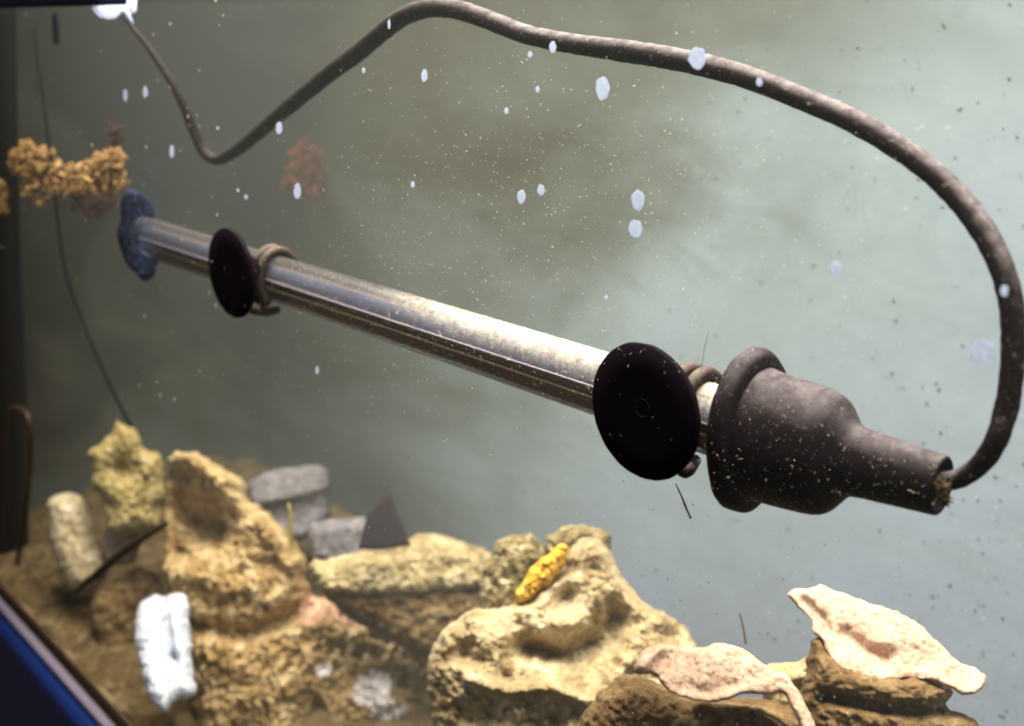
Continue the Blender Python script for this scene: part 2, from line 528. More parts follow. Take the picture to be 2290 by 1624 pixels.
def inflate(name, poly, y, T, R, mat, label=None, cat=None, cell=3.3, edge=5.0, nz=(1.0, 60.0), fine=(0.3, 260.0), relief=(),
            tilt=-0.45, lean=0.0, seed=1, parent=None, group=None, ridged=False, back=1.0, sm=True, power=2.0, crag=0.0, smooth=True, streak=None, stain=(), blush=()):
    """poly: contour (photo measure) of the thing; y: how far behind the glass its middle stands; T: half thickness in m; R: how
    far in from the contour (px) the flank reaches full thickness; relief: ('b',u,v,r,amp) bumps or ('l',pts,w,amp) ridges, metres."""
    pl = roughen(smooth_poly(poly) if sm else poly, edge, seed)
    lo, hi = pl.min(0) - cell, pl.max(0) + cell
    nu, nv = int((hi[0] - lo[0]) / cell) + 2, int((hi[1] - lo[1]) / cell) + 2
    U, V = np.meshgrid(lo[0] + np.arange(nu) * cell, lo[1] + np.arange(nv) * cell, indexing='ij')
    pts = np.stack([U.ravel(), V.ravel()], 1)
    A = pl; B = np.roll(pl, -1, 0)
    dmin = np.full(len(pts), 1e9); near = np.zeros_like(pts); inside = np.zeros(len(pts), bool)
    for a, b in zip(A, B):
        ab = b - a; L2 = max((ab ** 2).sum(), 1e-9)
        t = np.clip(((pts - a) @ ab) / L2, 0, 1)
        q = a + t[:, None] * ab
        d = np.hypot(*(pts - q).T)
        m = d < dmin
        dmin[m] = d[m]; near[m] = q[m]
        c = (a[1] > pts[:, 1]) != (b[1] > pts[:, 1])
        if abs(b[1] - a[1]) > 1e-9:
            xi = a[0] + (pts[:, 1] - a[1]) / (b[1] - a[1]) * (b[0] - a[0])
            inside ^= c & (pts[:, 0] < xi)
    ins = inside.reshape(nu, nv)
    keep = ins[:-1, :-1] | ins[1:, :-1] | ins[:-1, 1:] | ins[1:, 1:]
    dd = np.where(inside, dmin, 0.0)
    pos = np.where(inside[:, None], pts, near)
    x = 1 - np.clip(dd / R, 0, 1)
    prof = np.clip(1 - x ** power, 0, 1) ** (1.0 / power)
    fade = np.clip(dd / (R * 0.35), 0, 1)
    cen = pl.mean(0)
    C = at(cen[0], cen[1], y)
    vr = ray(cen[0], cen[1]); n = Vector((vr.x, vr.y, 0)).normalized()      # horizontal, away from the viewer
    vd = vr.normalized()
    side = Vector((0, 0, 1)).cross(n)
    nrm = (n + Vector((0, 0, 1)) * tilt + side * lean).normalized()
    rel = np.zeros(len(pts))
    for rf in relief:
        if rf[0] == 'b':
            _, bu, bv, br, amp = rf
            rel += amp * np.exp(-(((pos[:, 0] - bu) ** 2 + (pos[:, 1] - bv) ** 2) / br ** 2))
        else:
            _, lp, w, amp = rf
            dl = np.full(len(pts), 1e9)
            for a, b in zip(lp[:-1], lp[1:]):
                a = np.array(a, float); b = np.array(b, float); ab = b - a
                t = np.clip(((pos - a) @ ab) / (ab ** 2).sum(), 0, 1)
                dl = np.minimum(dl, np.hypot(*(pos - a - t[:, None] * ab).T))
            rel += amp * np.exp(-(dl / w) ** 2)
    used = np.zeros((nu, nv), bool)
    used[:-1, :-1] |= keep; used[1:, :-1] |= keep; used[:-1, 1:] |= keep; used[1:, 1:] |= keep
    idf = -np.ones(len(pts), int); idb = -np.ones(len(pts), int)
    verts = []
    uf = used.ravel()
    mm = 0.001
    for i in np.nonzero(uf)[0]:
        r = ray(*pos[i]); P = CAM + r * ((C - CAM).dot(nrm) / r.dot(nrm))
        if streak:
            sp = Vector((P.x * streak[0], P.y * streak[0], P.z * streak[1]))
        else:
            sp = P
        f1 = noise.fractal(sp * nz[1] + Vector((seed, 0, 0)), 0.75, 2.1, 5)
        if ridged:
            f1 = 1.0 - 2.2 * abs(f1)
        f2 = noise.fractal(sp * fine[1] + Vector((0, seed, 0)), 0.5, 2.1, 4)
        if crag:
            f1 = f1 * .6 - crag * abs(noise.fractal(sp * nz[1] * 1.7 + Vector((seed, 5, 0)), 0.6, 2.1, 4)) * 1.3 + crag * .3
        h = T * prof[i] + fade[i] * (rel[i] + nz[0] * mm * 3 * f1 + fine[0] * mm * 3 * f2)
        idf[i] = len(verts); verts.append(P - vd * h)
        if dd[i] > 0:
            idb[i] = len(verts); verts.append(P + vd * T * back * prof[i])
        else:
            idb[i] = idf[i]
    fcs = []
    I = lambda a, b: a * nv + b
    for a, b in zip(*np.nonzero(keep)):
        q = [I(a, b), I(a + 1, b), I(a + 1, b + 1), I(a, b + 1)]
        fcs.append([idf[k] for k in q]); bk = [idb[k] for k in reversed(q)]
        if len(set(bk)) >= 3 and set(bk) != set(fcs[-1]):
            fcs.append(bk)
    def spread(lst):
        f = np.zeros(len(pts))
        for su, sv, sr in lst:
            f = np.maximum(f, np.clip(1.6 - np.hypot(pos[:, 0] - su, pos[:, 1] - sv) / sr * 1.2, 0, 1))
        return f
    sa, sb = spread(stain), spread(blush)
    va = [0.0] * len(verts); vb = [0.0] * len(verts)
    for i in np.nonzero(uf)[0]:
        va[idf[i]] = sa[i]; vb[idf[i]] = sb[i]
    base = (C.x, C.y, min(v.z for v in verts))
    o = new_mesh(name, verts, fcs, mat, parent, base if parent is None else None, smooth)
    for nm, vals in (('stain', va), ('blush', vb)):
        at_ = o.data.attributes.new(nm, 'FLOAT', 'POINT'); at_.data.foreach_set('value', vals)
    bm = bmesh.new(); bm.from_mesh(o.data)
    bmesh.ops.remove_doubles(bm, verts=bm.verts, dist=1e-6)
    bmesh.ops.recalc_face_normals(bm, faces=bm.faces)
    bm.to_mesh(o.data); bm.free()
    if label: tag(o, label, cat, group)
    return o


inflate('rock', [(375, 1030), (400, 1016), (445, 1018), (482, 1035), (512, 1050), (542, 1075), (560, 1118), (600, 1148), (640, 1185),
                 (668, 1222), (690, 1262), (686, 1300), (704, 1336), (738, 1324), (790, 1340), (850, 1370), (905, 1398), (960, 1438),
                 (1005, 1476), (1060, 1518), (1110, 1572), (1200, 1720), (450, 1720), (442, 1600), (418, 1480), (366, 1340), (368, 1180)],
        0.100, 0.036, 80, M_crust, 'big golden craggy massif sloping to the right, white and rosy crust low on it', 'rock', seed=3, crag=1.0, edge=10,
        nz=(2.2, 42), fine=(0.75, 200), streak=(1.25, 0.8), tilt=-0.6,
        stain=[(830, 1530, 48), (860, 1600, 50), (1030, 1580, 60), (905, 1435, 28), (960, 1470, 24), (720, 1500, 20)],
        blush=[(770, 1345, 60), (700, 1370, 40), (850, 1390, 40)],
        relief=[('b', 430, 1150, 52, -0.036), ('b', 480, 1195, 48, -0.036), ('b', 400, 1230, 40, -0.02), ('l', [(400, 1032), (470, 1060), (560, 1150), (650, 1270)], 24, 0.012),
                ('l', [(390, 1290), (480, 1310), (600, 1330)], 30, 0.010), ('l', [(430, 1400), (560, 1420), (670, 1375), (700, 1345)], 20, -0.014),
                ('l', [(740, 1335), (850, 1390), (950, 1450), (1060, 1540)], 24, 0.012), ('b', 690, 1590, 50, -0.016), ('b', 560, 1640, 50, -0.016),
                ('b', 840, 1550, 44, 0.014), ('b', 500, 1480, 36, 0.010), ('b', 1020, 1580, 40, 0.012)])
inflate('rock', [(262, 928), (285, 950), (302, 958), (312, 985), (318, 1002), (350, 1005), (368, 1030), (371, 1180), (330, 1200), (290, 1190),
                 (250, 1200), (222, 1125), (206, 1085), (198, 1030), (206, 1000), (230, 990), (246, 972), (256, 955)],
        0.055, 0.022, 45, M_coral, 'knobbly yellow coral rock with a thin upright spire', 'coral rock', seed=5, crag=0.8, edge=9,
        nz=(1.1, 90), fine=(0.8, 260), streak=(1.2, .6), relief=[('b', 270, 1050, 32, -0.016), ('b', 240, 1130, 22, -.010), ('l', [(300, 960), (325, 1060)], 10, 0.006)])
inflate('rock', [(104, 1135), (114, 1110), (150, 1102), (182, 1110), (200, 1150), (217, 1200), (244, 1252), (240, 1290), (205, 1322), (165, 1320),
                 (135, 1285), (114, 1220)], 0.030, 0.022, 45, M_cream, 'pale stubby column of rock beside the hooked tube', 'rock', seed=6, crag=0.5,
        edge=4, nz=(0.7, 60), fine=(0.4, 220), streak=(1.3, .6))
inflate('rock', [(222, 1200), (268, 1146), (292, 1144), (306, 1170), (318, 1215), (300, 1265), (240, 1265)], 0.05, 0.014, 30, M_pinkr,
        'small pinkish brown angular rock between the pale column and the craggy rock', 'rock', seed=7, edge=3, nz=(0.4, 60), fine=(.2, 200))
inflate('rock', [(325, 1340), (345, 1328), (368, 1336), (388, 1326), (408, 1326), (424, 1346), (426, 1420), (430, 1490), (441, 1545),
                 (430, 1565), (395, 1562), (365, 1600), (335, 1560), (315, 1500), (299, 1420), (306, 1360)], 0.012, 0.013, 36, M_white,
        'bright white rock with a cleft down its middle', 'rock', seed=8, tilt=-1.1, edge=4, nz=(0.4, 60), fine=(.25, 240),
        relief=[('l', [(372, 1345), (374, 1400), (384, 1450), (396, 1490)], 6.5, -0.008), ('b', 388, 1470, 11, -0.008)])
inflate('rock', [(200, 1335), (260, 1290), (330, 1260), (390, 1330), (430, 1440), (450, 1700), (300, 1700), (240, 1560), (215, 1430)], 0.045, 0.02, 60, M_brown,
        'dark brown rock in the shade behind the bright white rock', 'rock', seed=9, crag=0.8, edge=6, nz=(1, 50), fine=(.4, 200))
inflate('rock', [(545, 1082), (600, 1052), (700, 1038), (732, 1046), (741, 1080), (736, 1112), (745, 1160), (680, 1215), (600, 1200), (560, 1130)], 0.15, 0.030, 20,
        M_grey, 'blurred grey block of rock behind the craggy slope', 'rock', seed=10, crag=0.3, edge=3, nz=(.6, 30), fine=(.2, 120),
        relief=[('l', [(560, 1125), (650, 1110), (735, 1085)], 16, 0.008)])
inflate('rock', [(685, 1172), (740, 1160), (835, 1156), (850, 1200), (850, 1260), (700, 1270)], 0.135, 0.022, 26, M_grey,
        'low grey brown ledge of rock left of the black triangular fin', 'rock', seed=11, crag=0.5, edge=3, nz=(.5, 40), fine=(.3, 160))
inflate('rock', [(690, 1256), (760, 1242), (830, 1230), (890, 1235), (915, 1196), (960, 1192), (1010, 1204), (1065, 1220), (1115, 1240),
                 (1140, 1290), (1090, 1316), (930, 1330), (800, 1334), (735, 1330), (695, 1308)], 0.125, 0.016, 34, M_slab,
        'flat pale topped slab with a shaded brown front below the black fin', 'rock', seed=12, crag=0.5, edge=5, nz=(1.2, 50), fine=(.6, 200),
        relief=[('l', [(830, 1262), (980, 1240), (1100, 1262)], 18, 0.003)], tilt=-1.2, back=.5, lean=0.0, cell=3.3)
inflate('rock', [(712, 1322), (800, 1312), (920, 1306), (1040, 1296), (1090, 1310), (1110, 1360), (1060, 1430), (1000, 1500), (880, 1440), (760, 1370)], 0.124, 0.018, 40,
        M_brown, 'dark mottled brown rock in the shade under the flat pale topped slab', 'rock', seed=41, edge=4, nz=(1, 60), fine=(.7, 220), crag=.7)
inflate('rock', [(1098, 1232), (1120, 1202), (1160, 1192), (1202, 1200), (1227, 1230), (1232, 1262), (1215, 1320), (1170, 1380), (1100, 1390), (1065, 1350),
                 (1083, 1275)], 0.105, 0.024, 50, M_moss, 'round dark mottled rock left of the orange chunk', 'rock', seed=13, crag=0.9, edge=6, nz=(1, 70), fine=(.8, 230))
inflate('rock', [(1212, 1210), (1245, 1182), (1300, 1172), (1350, 1184), (1368, 1202), (1368, 1260), (1290, 1290), (1225, 1260)], 0.12, 0.016, 26, M_moss,
        'pitted yellowish rock tip behind the pale peaked rock', 'rock', seed=14, crag=0.8, edge=6, nz=(1, 80), fine=(.8, 240))
inflate('rock', [(1256, 1214), (1270, 1226), (1258, 1272), (1230, 1312), (1190, 1345), (1146, 1350), (1155, 1318), (1176, 1288), (1190, 1262),
                 (1222, 1240)], 0.085, 0.010, 18, M_orange, 'glowing orange yellow chunk between the mottled and the pale peaked rock', 'rock', seed=15, crag=.9, edge=8,
        nz=(1.1, 120), fine=(.8, 300))
inflate('rock', [(960, 1455), (1000, 1402), (1050, 1366), (1110, 1361), (1170, 1346), (1222, 1308), (1250, 1280), (1266, 1236), (1296, 1206),
                 (1345, 1208), (1370, 1250), (1402, 1302), (1442, 1350), (1482, 1370), (1522, 1390), (1552, 1430), (1578, 1500), (1580, 1600),
                 (1480, 1730), (1000, 1730), (960, 1580)], 0.090, 0.042, 120, M_pale, 'large pale peaked rock with smooth hollows in the middle of the pile', 'rock',
        seed=16, crag=0.5, tilt=-0.75, edge=6, nz=(1.7, 55), fine=(.75, 210),
        relief=[('b', 1268, 1345, 34, -0.0165), ('l', [(1310, 1215), (1360, 1290), (1420, 1370), (1500, 1400), (1550, 1460)], 24, 0.0099),
                ('l', [(1180, 1450), (1270, 1470), (1350, 1430), (1370, 1390)], 30, -0.0231), ('l', [(990, 1425), (1060, 1385), (1180, 1365), (1250, 1310)], 20, 0.0099),
                ('l', [(1070, 1520), (1150, 1545), (1230, 1535), (1300, 1560)], 16, 0.0121), ('b', 1050, 1455, 20, -0.0110), ('b', 1508, 1425, 20, -0.0132),
                ('b', 1530, 1480, 20, -0.0099), ('l', [(1330, 1330), (1350, 1420)], 12, 0.0033), ('l', [(1060, 1590), (1170, 1610), (1290, 1600)], 22, -0.004),
                ('l', [(1390, 1480), (1330, 1560), (1250, 1640)], 18, 0.0077), ('l', [(1100, 1480), (1010, 1470)], 14, -0.0055)])
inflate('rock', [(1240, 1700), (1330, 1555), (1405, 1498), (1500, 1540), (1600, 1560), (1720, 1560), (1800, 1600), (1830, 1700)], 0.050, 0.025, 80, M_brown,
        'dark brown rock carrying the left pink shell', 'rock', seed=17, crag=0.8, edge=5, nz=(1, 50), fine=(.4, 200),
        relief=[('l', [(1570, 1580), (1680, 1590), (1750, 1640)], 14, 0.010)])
inflate('rock', [(1690, 1500), (1730, 1478), (1790, 1480), (1830, 1450), (1870, 1520), (1890, 1700), (1790, 1700), (1720, 1600)], 0.095, 0.018, 40, M_slab,
        'olive tan rock in the gap between the two pink shells', 'rock', seed=18, crag=0.8, edge=5, nz=(.8, 50), fine=(.5, 200))
inflate('rock', [(1808, 1440), (1838, 1420), (1880, 1470), (1980, 1500), (2060, 1500), (2115, 1530), (2135, 1552), (2105, 1582), (2190, 1608),
                 (2215, 1700), (1820, 1700), (1792, 1600)], 0.085, 0.028, 60, M_brown, 'dark brown stepped rock under the right pink shell', 'rock', seed=19, crag=0.9, edge=5,
        nz=(1, 50), fine=(.4, 200), relief=[('l', [(1850, 1560), (1980, 1585), (2100, 1590)], 14, -0.010)])
# shells: thin, tipped up so that the light falls on them
inflate('shell', [(1412, 1502), (1438, 1452), (1470, 1438), (1520, 1447), (1570, 1450), (1602, 1436), (1662, 1450), (1702, 1480), (1732, 1505),
                  (1752, 1500), (1772, 1520), (1800, 1570), (1840, 1660), (1800, 1650), (1776, 1595), (1750, 1545), (1715, 1556), (1662, 1550),
                  (1620, 1570), (1575, 1571), (1512, 1556), (1482, 1532), (1468, 1508), (1430, 1508)], 0.040, 0.0032, 12, M_shell,
        'pale pink shell fragment with a lip curling down at its right end', 'shell', seed=20, edge=3, nz=(.6, 50), fine=(.14, 240), tilt=-1.5, cell=3.5,
        relief=[('l', [(1510, 1535), (1575, 1546), (1640, 1533)], 16, -0.0016), ('l', [(1480, 1450), (1440, 1490)], 12, .003), ('b', 1668, 1468, 14, -.002)])
inflate('shell', [(1756, 1328), (1782, 1317), (1815, 1316), (1836, 1307), (1852, 1315), (1950, 1350), (2022, 1375), (2062, 1400), (2104, 1440),
                  (2132, 1475), (2202, 1503), (2202, 1535), (2168, 1561), (2112, 1532), (2060, 1514), (1980, 1520), (1950, 1536), (1910, 1520),
                  (1870, 1490), (1846, 1452), (1840, 1425), (1810, 1412), (1820, 1392), (1795, 1368), (1772, 1346)], 0.080, 0.0028, 12, M_shell,
        'beige pink shell fragment raised highest of the pile at the right', 'shell', seed=21, edge=4, nz=(.6, 50), fine=(.14, 240), tilt=-1.5, cell=3.5,
        relief=[('l', [(1890, 1420), (1930, 1455), (1980, 1475)], 20, -0.004), ('l', [(1800, 1345), (1840, 1385), (1850, 1410)], 12, -0.003)])

# black fin and the stick beside the grey block
inflate('triangular_fin', [(869, 1098), (919, 1220), (850, 1228), (800, 1228), (822, 1148)], 0.098, 0.003, 6, M_blackp,
        'upright black triangular plastic fin standing on the pale slab', 'plastic piece', seed=22, edge=0.6, nz=(0, 50), fine=(.02, 200), sm=False, cell=3)


def px_tube(name, pts, mat, y=None, label=None, cat=None, seg=10, n=8, bump=0.0, parent=None, kind=None, group=None):
    """pts: (u, v, width, y) """
    sm = catmull([(a[0], a[1], a[2], a[3] if len(a) > 3 else y) for a in pts], n)
    P = [at(s[0], s[1], s[3]) for s in sm]
    R = [0.5 * s[2] * depth(q) / F for s, q in zip(sm, P)]
    o = tube(name, P, R, mat, parent, seg, origin=None if parent is not None else min(P, key=lambda q: q.z), bump=bump)
    if label: tag(o, label, cat, group)
    return o


px_tube('stick', [(646, 1128, 8, .10), (650, 1160, 8, .10), (651, 1215, 8, .10)], M_yel, label='short yellow stick poking up in front of the grey block', cat='stick')
px_tube('twig', [(172, 1322, 12, .012), (235, 1268, 20, .012), (304, 1214, 17, .014), (372, 1172, 14, .02)], M_dtwig, bump=.25,
        label='dark twig leaning across the pale column of rock', cat='twig')
px_tube('wire', [(76, 60, 3, .03), (84, 140, 4, .03), (97, 230, 5, .03), (110, 330, 6, .03), (124, 450, 6, .03), (145, 600, 6, .03), (185, 720, 6, .03),
                 (240, 850, 6, .03), (292, 952, 7, .03)], M_wire, label='thin black wire hanging down to the coral spire', cat='wire')
px_tube('hooked_tube', [(6, 1230, 9, .004), (8, 1100, 9, .004), (9, 990, 10, .004), (12, 935, 12, .004), (28, 916, 13, .004), (50, 917, 13, .004), (66, 945, 12, .004), (69, 1020, 11, .004), (62, 1110, 12, .004), (50, 1190, 12, .004), (38, 1262, 11, .004)], M_hook,
        label='dark slim tube bent over in a hook at the tank corner', cat='tube')
px_tube('standing_pipe', [(-2, -60, 70, .022), (6, 500, 70, .022), (18, 900, 78, .022), (22, 1350, 84, .022)], M_post, seg=24, n=6,
        label='dark upright pipe at the far end of the tank', cat='pipe')
px_tube('hanging_tab', [(122, 30, 12, .02), (124, 60, 15, .02), (126, 98, 13, .02)], M_wire, label='short dark tab hanging below the water line', cat='tab')


# tufts of algae at the far end
def tuft(cu, cv, ru, rv, y, mat, label, cat, n=60, L=26, w=7, seed=1, group=None, down=0.4):
    r = random.Random(seed)
    verts, faces = [], []
    C = at(cu, cv, y); k = depth(C) / F
    right = (M @ Vector((1, 0, 0))).normalized(); upv = Vector((0, 0, 1)); dep = right.cross(upv).normalized()
    lumps = [(r.uniform(-.75, .75), r.uniform(-.75, .75), r.uniform(.25, .5)) for _ in range(13)]
    for i in range(n):
        a = r.uniform(0, 2 * math.pi); q = math.sqrt(r.random())
        lx, ly, lr = r.choice(lumps)
        p = C + right * ((lx + math.cos(a) * q * lr) * ru * k) + upv * ((ly + math.sin(a) * q * lr) * rv * k) + dep * (r.uniform(-.5, .5) * ru * k)
        p0 = C + right * (math.cos(a) * ru * q * k) + upv * (math.sin(a) * rv * q * k) + dep * (r.uniform(-.5, .5) * ru * k)
        d = Vector((r.gauss(0, 1), r.gauss(0, 1), r.gauss(0, 1) - down)).normalized()
        l = L * k * r.uniform(.5, 1.2)
        nseg = 4; base = len(verts)
        s = d.orthogonal().normalized(); t = d.cross(s)
        for j in range(nseg):
            f = j / (nseg - 1)
            rad = w * k * .5 * (1.0 - .6 * f) * r.uniform(.8, 1.3)
            pc = p + d * l * f + s * r.uniform(-.15, .15) * l * f
            for m_ in range(5):
                an = 2 * math.pi * m_ / 5
                verts.append(pc + (s * math.cos(an) + t * math.sin(an)) * rad)
        for j in range(nseg - 1):
            for m_ in range(5):
                m2 = (m_ + 1) % 5
                faces.append((base + j * 5 + m_, base + j * 5 + m2, base + (j + 1) * 5 + m2, base + (j + 1) * 5 + m_))
        faces.append(tuple(base + (nseg - 1) * 5 + m_ for m_ in range(5)))
        faces.append(tuple(base + m_ for m_ in range(4, -1, -1)))
    o = new_mesh('algae_tuft', verts, faces, mat, None, C - Vector((0, 0, rv * k)))
    return tag(o, label, cat, group)


M_grime = rock_mat('grime', (.03, .018, .008), (.12, .075, .035), (.34, .26, .15), 300, 900, 1.0)
tuft(2106, 1098, 17, 32, .015, M_grime, 'crusty brown growth where the cord leaves the rubber head', 'algae', 170, 11, 5, 41)
G = 'tufts of algae floating at the far end'
tuft(85, 385, 50, 62, .03, M_tuft, 'ragged golden tuft crossed by the thin black wire', 'algae', 520, 15, 8, 3, G)
tuft(222, 378, 52, 48, .03, M_tuft, 'bright golden tuft just right of the thin black wire', 'algae', 520, 15, 8, 4, G)
tuft(150, 400, 34, 40, .035, M_tuft, 'dim golden clump between the two bright golden tufts', 'algae', 200, 15, 8, 13, G)
tuft(205, 452, 48, 28, .05, M_rust, 'dark brown fringe hanging under the bright golden tuft', 'algae', 170, 15, 8, 5, G, 1.0)
tuft(255, 300, 20, 24, .05, M_rust, 'small dim brown tuft above the bright golden one', 'algae', 80, 12, 7, 6, G)
tuft(2, 430, 12, 48, .012, M_tuft, 'narrow golden tuft at the very edge beside the dark pipe', 'algae', 90, 14, 7, 7, G)
tuft(680, 378, 38, 56, .185, M_rustp, 'rusty red patch of algae growing on the back wall', 'algae', 620, 22, 9, 31)

# crust of salt at the water line
inflate('salt_crust', [(150, -6), (186, -14), (306, -14), (304, 26), (296, 30), (290, 10), (286, 14), (300, 56), (290, 44), (276, 24), (266, 34), (256, 41), (240, 43), (222, 38), (206, 20), (176, 8)], -0.001, 0.003, 10,
        M_spot, 'pale lilac salt crust with a hanging tip at the water line', 'salt crust', seed=33, edge=1.5, nz=(.3, 90), fine=(.1, 300), cell=2.5, sm=False)
box_top = tag(box('top_rim', XL, at(288, 0, -.006).x, -0.019, -0.0065, at(150, 15, -.0065).z, at(150, 15, -.0065).z + .03, M_topblue, None, .001), 'blue upper rim of the tank just above the salt crust', 'rim')


# ------------------------------------------------------------------ the heater
YH = 0.020                                   # apparent distance of its axis from the glass (water brings it nearer)
SQ = 0.72                                    # and flattens it in that direction
# find the axis height so that the axis projects on (1400, 877)
lo_, hi_ = -0.1, 0.1
ax_p = at(1400, 877, YH)
ZH = ax_p.z


def x_at(u):                                 # where on the axis the photo's column u falls
    a, b = -1.2, 0.3
    for _ in range(50):
        m_ = (a + b) / 2
        if to_px((m_, YH, ZH))[0] < u: a = m_
        else: b = m_
    return (a + b) / 2


def hh(u, px):                               # half height in px at column u -> radius
    x = x_at(u)
    return px * to_px((x, YH, ZH))[2] / 2430.0


def lathe(name, prof, mat, parent, seg=64, bend=0.0, wob=0.0, sq=SQ, cap=True, sub=1, seed=0):
    """prof: (x, r) along the heater's axis"""
    verts, faces = [], []
    for (x, r) in prof:
        for k in range(seg):
            a = 2 * math.pi * k / seg
            rr = r
            if wob: rr *= 1 + wob * noise.fractal(Vector((x * 60, math.cos(a) * 1.2 + seed, math.sin(a) * 1.2)), .8, 2, 3)
            verts.append((x, YH + rr * math.cos(a) * sq, ZH + rr * math.sin(a) + bend * max(0.0, (x - x_at(1700)) / (x_at(2100) - x_at(1700)))))
    n = len(prof)
    for i in range(n - 1):
        for k in range(seg):
            k2 = (k + 1) % seg
            faces.append((i * seg + k, i * seg + k2, (i + 1) * seg + k2, (i + 1) * seg + k))
    if cap:
        faces.append(tuple(range(seg - 1, -1, -1))); faces.append(tuple((n - 1) * seg + k for k in range(seg)))
    return fix_normals(new_mesh(name, verts, faces, mat, parent))


def pr(lst, n=6):
    return [(s[0], max(s[1], 1e-5)) for s in catmull([(x_at(u), hh(u, h)) for u, h in lst], n)]


heater = empty('aquarium_heater', (x_at(1000), YH, ZH - 0.012))
tag(heater, 'glass tube heater with black rubber head, held to the pane by two black suction cups', 'aquarium heater')

xA, xB = x_at(322), x_at(1672)
RT = 0.0097


# tube of glass with silt on its top
def tube_mat():
    m = bpy.data.materials.new('heater_glass'); m.use_nodes = True
    nt = m.node_tree; nt.nodes.clear()
    out = nt.nodes.new('ShaderNodeOutputMaterial')
    v = coords(nt)
    tr = nt.nodes.new('ShaderNodeBsdfTransparent'); tr.inputs[0].default_value = (.80, .80, .86, 1)
    gl = nt.nodes.new('ShaderNodeBsdfGlossy'); gl.inputs['Roughness'].default_value = 0.30
    gl.inputs[0].default_value = (.42, .42, .50, 1)
    lw = nt.nodes.new('ShaderNodeLayerWeight'); lw.inputs[0].default_value = 0.35
    fac = ramp_n(nt, lw.outputs['Facing'], [(0.0, 0.10), (0.6, 0.28), (1.0, 0.85)])
    mx = nt.nodes.new('ShaderNodeMixShader'); nt.links.new(fac, mx.inputs[0])
    nt.links.new(tr.outputs[0], mx.inputs[1]); nt.links.new(gl.outputs[0], mx.inputs[2])
    # silt
    di = nt.nodes.new('ShaderNodeBsdfDiffuse')
    dc = ramp_n(nt, noise_n(nt, v, 420, 6, .7), [(.35, (.30, .25, .17)), (.6, (.50, .47, .45))])
    nt.links.new(dc, di.inputs[0])
    sep = nt.nodes.new('ShaderNodeSeparateXYZ'); nt.links.new(v, sep.inputs[0])
    mr = nt.nodes.new('ShaderNodeMapRange'); mr.interpolation_type = 'SMOOTHSTEP'
    mr.inputs[1].default_value = x_at(820); mr.inputs[2].default_value = x_at(1150)
    nt.links.new(sep.outputs['X'], mr.inputs[0])
    up = up_mask(nt, 0.10, 0.75)
    nn = ramp_n(nt, noise_n(nt, v, 500, 8, .75, .5), [(.38, .35), (.56, 1.)])
    f = mathn(nt, 'MULTIPLY', mathn(nt, 'MULTIPLY', up, nn), mathn(nt, 'ADD', mathn(nt, 'MULTIPLY', mr.outputs[0], .90), 0.06), True)
    thin = ramp_n(nt, noise_n(nt, v, 1500, 3, .6), [(.62, 0.02), (.72, .55)])
    f = mathn(nt, 'MAXIMUM', f, mathn(nt, 'MULTIPLY', thin, .6))
    mx2 = nt.nodes.new('ShaderNodeMixShader'); nt.links.new(f, mx2.inputs[0])
    nt.links.new(mx.outputs[0], mx2.inputs[1]); nt.links.new(di.outputs[0], mx2.inputs[2])
    nt.links.new(mx2.outputs[0], out.inputs['Surface'])
    return m


Mt = tube_mat()
prof = [(xA - 0.004, RT * .45), (xA - 0.0025, RT * .78), (xA, RT * .95)] + [(xA + (xB - xA) * i / 60, RT) for i in range(1, 61)]
# material coordinates follow the world: keep the mesh's origin at the world's
gt = lathe('glass_tube', prof, Mt, heater, 72)


def world_origin(o):
    """mesh in world coordinates although its parent sits elsewhere -> texture coordinates equal world ones"""
    return o


M_core = simple('core', (.085, .06, .045), 0.6, 0.2)
M_highlight = simple('strip', (.13, .14, .19), 0.35, 0.5)
M_brass = simple('core_underside', (.15, .105, .055), 0.6, 0.2)
M_metal = simple('core_wire', (.55, .46, .48), 0.3, 0.5)


def sector(name, r0, a0, a1, x0, x1, mat, parent, th=0.0008, seg=14, sq=SQ):
    verts, faces = [], []
    for x in (x0, x1):
        for r in (r0, r0 - th):
            for k in range(seg + 1):
                a = math.radians(a0 + (a1 - a0) * k / seg)
                verts.append((x, YH - r * math.cos(a) * sq, ZH + r * math.sin(a)))
    s = seg + 1
    for k in range(seg):
        faces.append((k, k + 1, 2 * s + k + 1, 2 * s + k))
        faces.append((s + k, 3 * s + k, 3 * s + k + 1, s + k + 1))
        faces.append((k, s + k, s + k + 1, k + 1)); faces.append((2 * s + k, 2 * s + k + 1, 3 * s + k + 1, 3 * s + k))
    faces.append((0, 2 * s, 3 * s, s)); faces.append((seg, s + seg, 3 * s + seg, 2 * s + seg))
    return fix_normals(new_mesh(name, verts, faces, mat, parent))


core = lathe('heating_core', [(xA + .006, .002), (xA + .008, RT * .62), (xB, RT * .62)], M_core, heater, 40)
sector('metal_strip', RT * .86, -80, -14, xA + .01, xB, M_brass, heater)
sector('highlight_strip', RT * .86, 9, 54, xA + .01, xB, M_highlight, heater)  # pale strip put in for the highlight band along the tube
for ang, rr in ((8, .90),):
    a = math.radians(ang)
    c = (YH - RT * rr * math.cos(a) * SQ, ZH + RT * rr * math.sin(a))
    tube('core_wire', [(xA + .008, *c), ((xA + xB) / 2, *c), (xB, *c)], [.00032] * 3, M_metal, heater, 8)

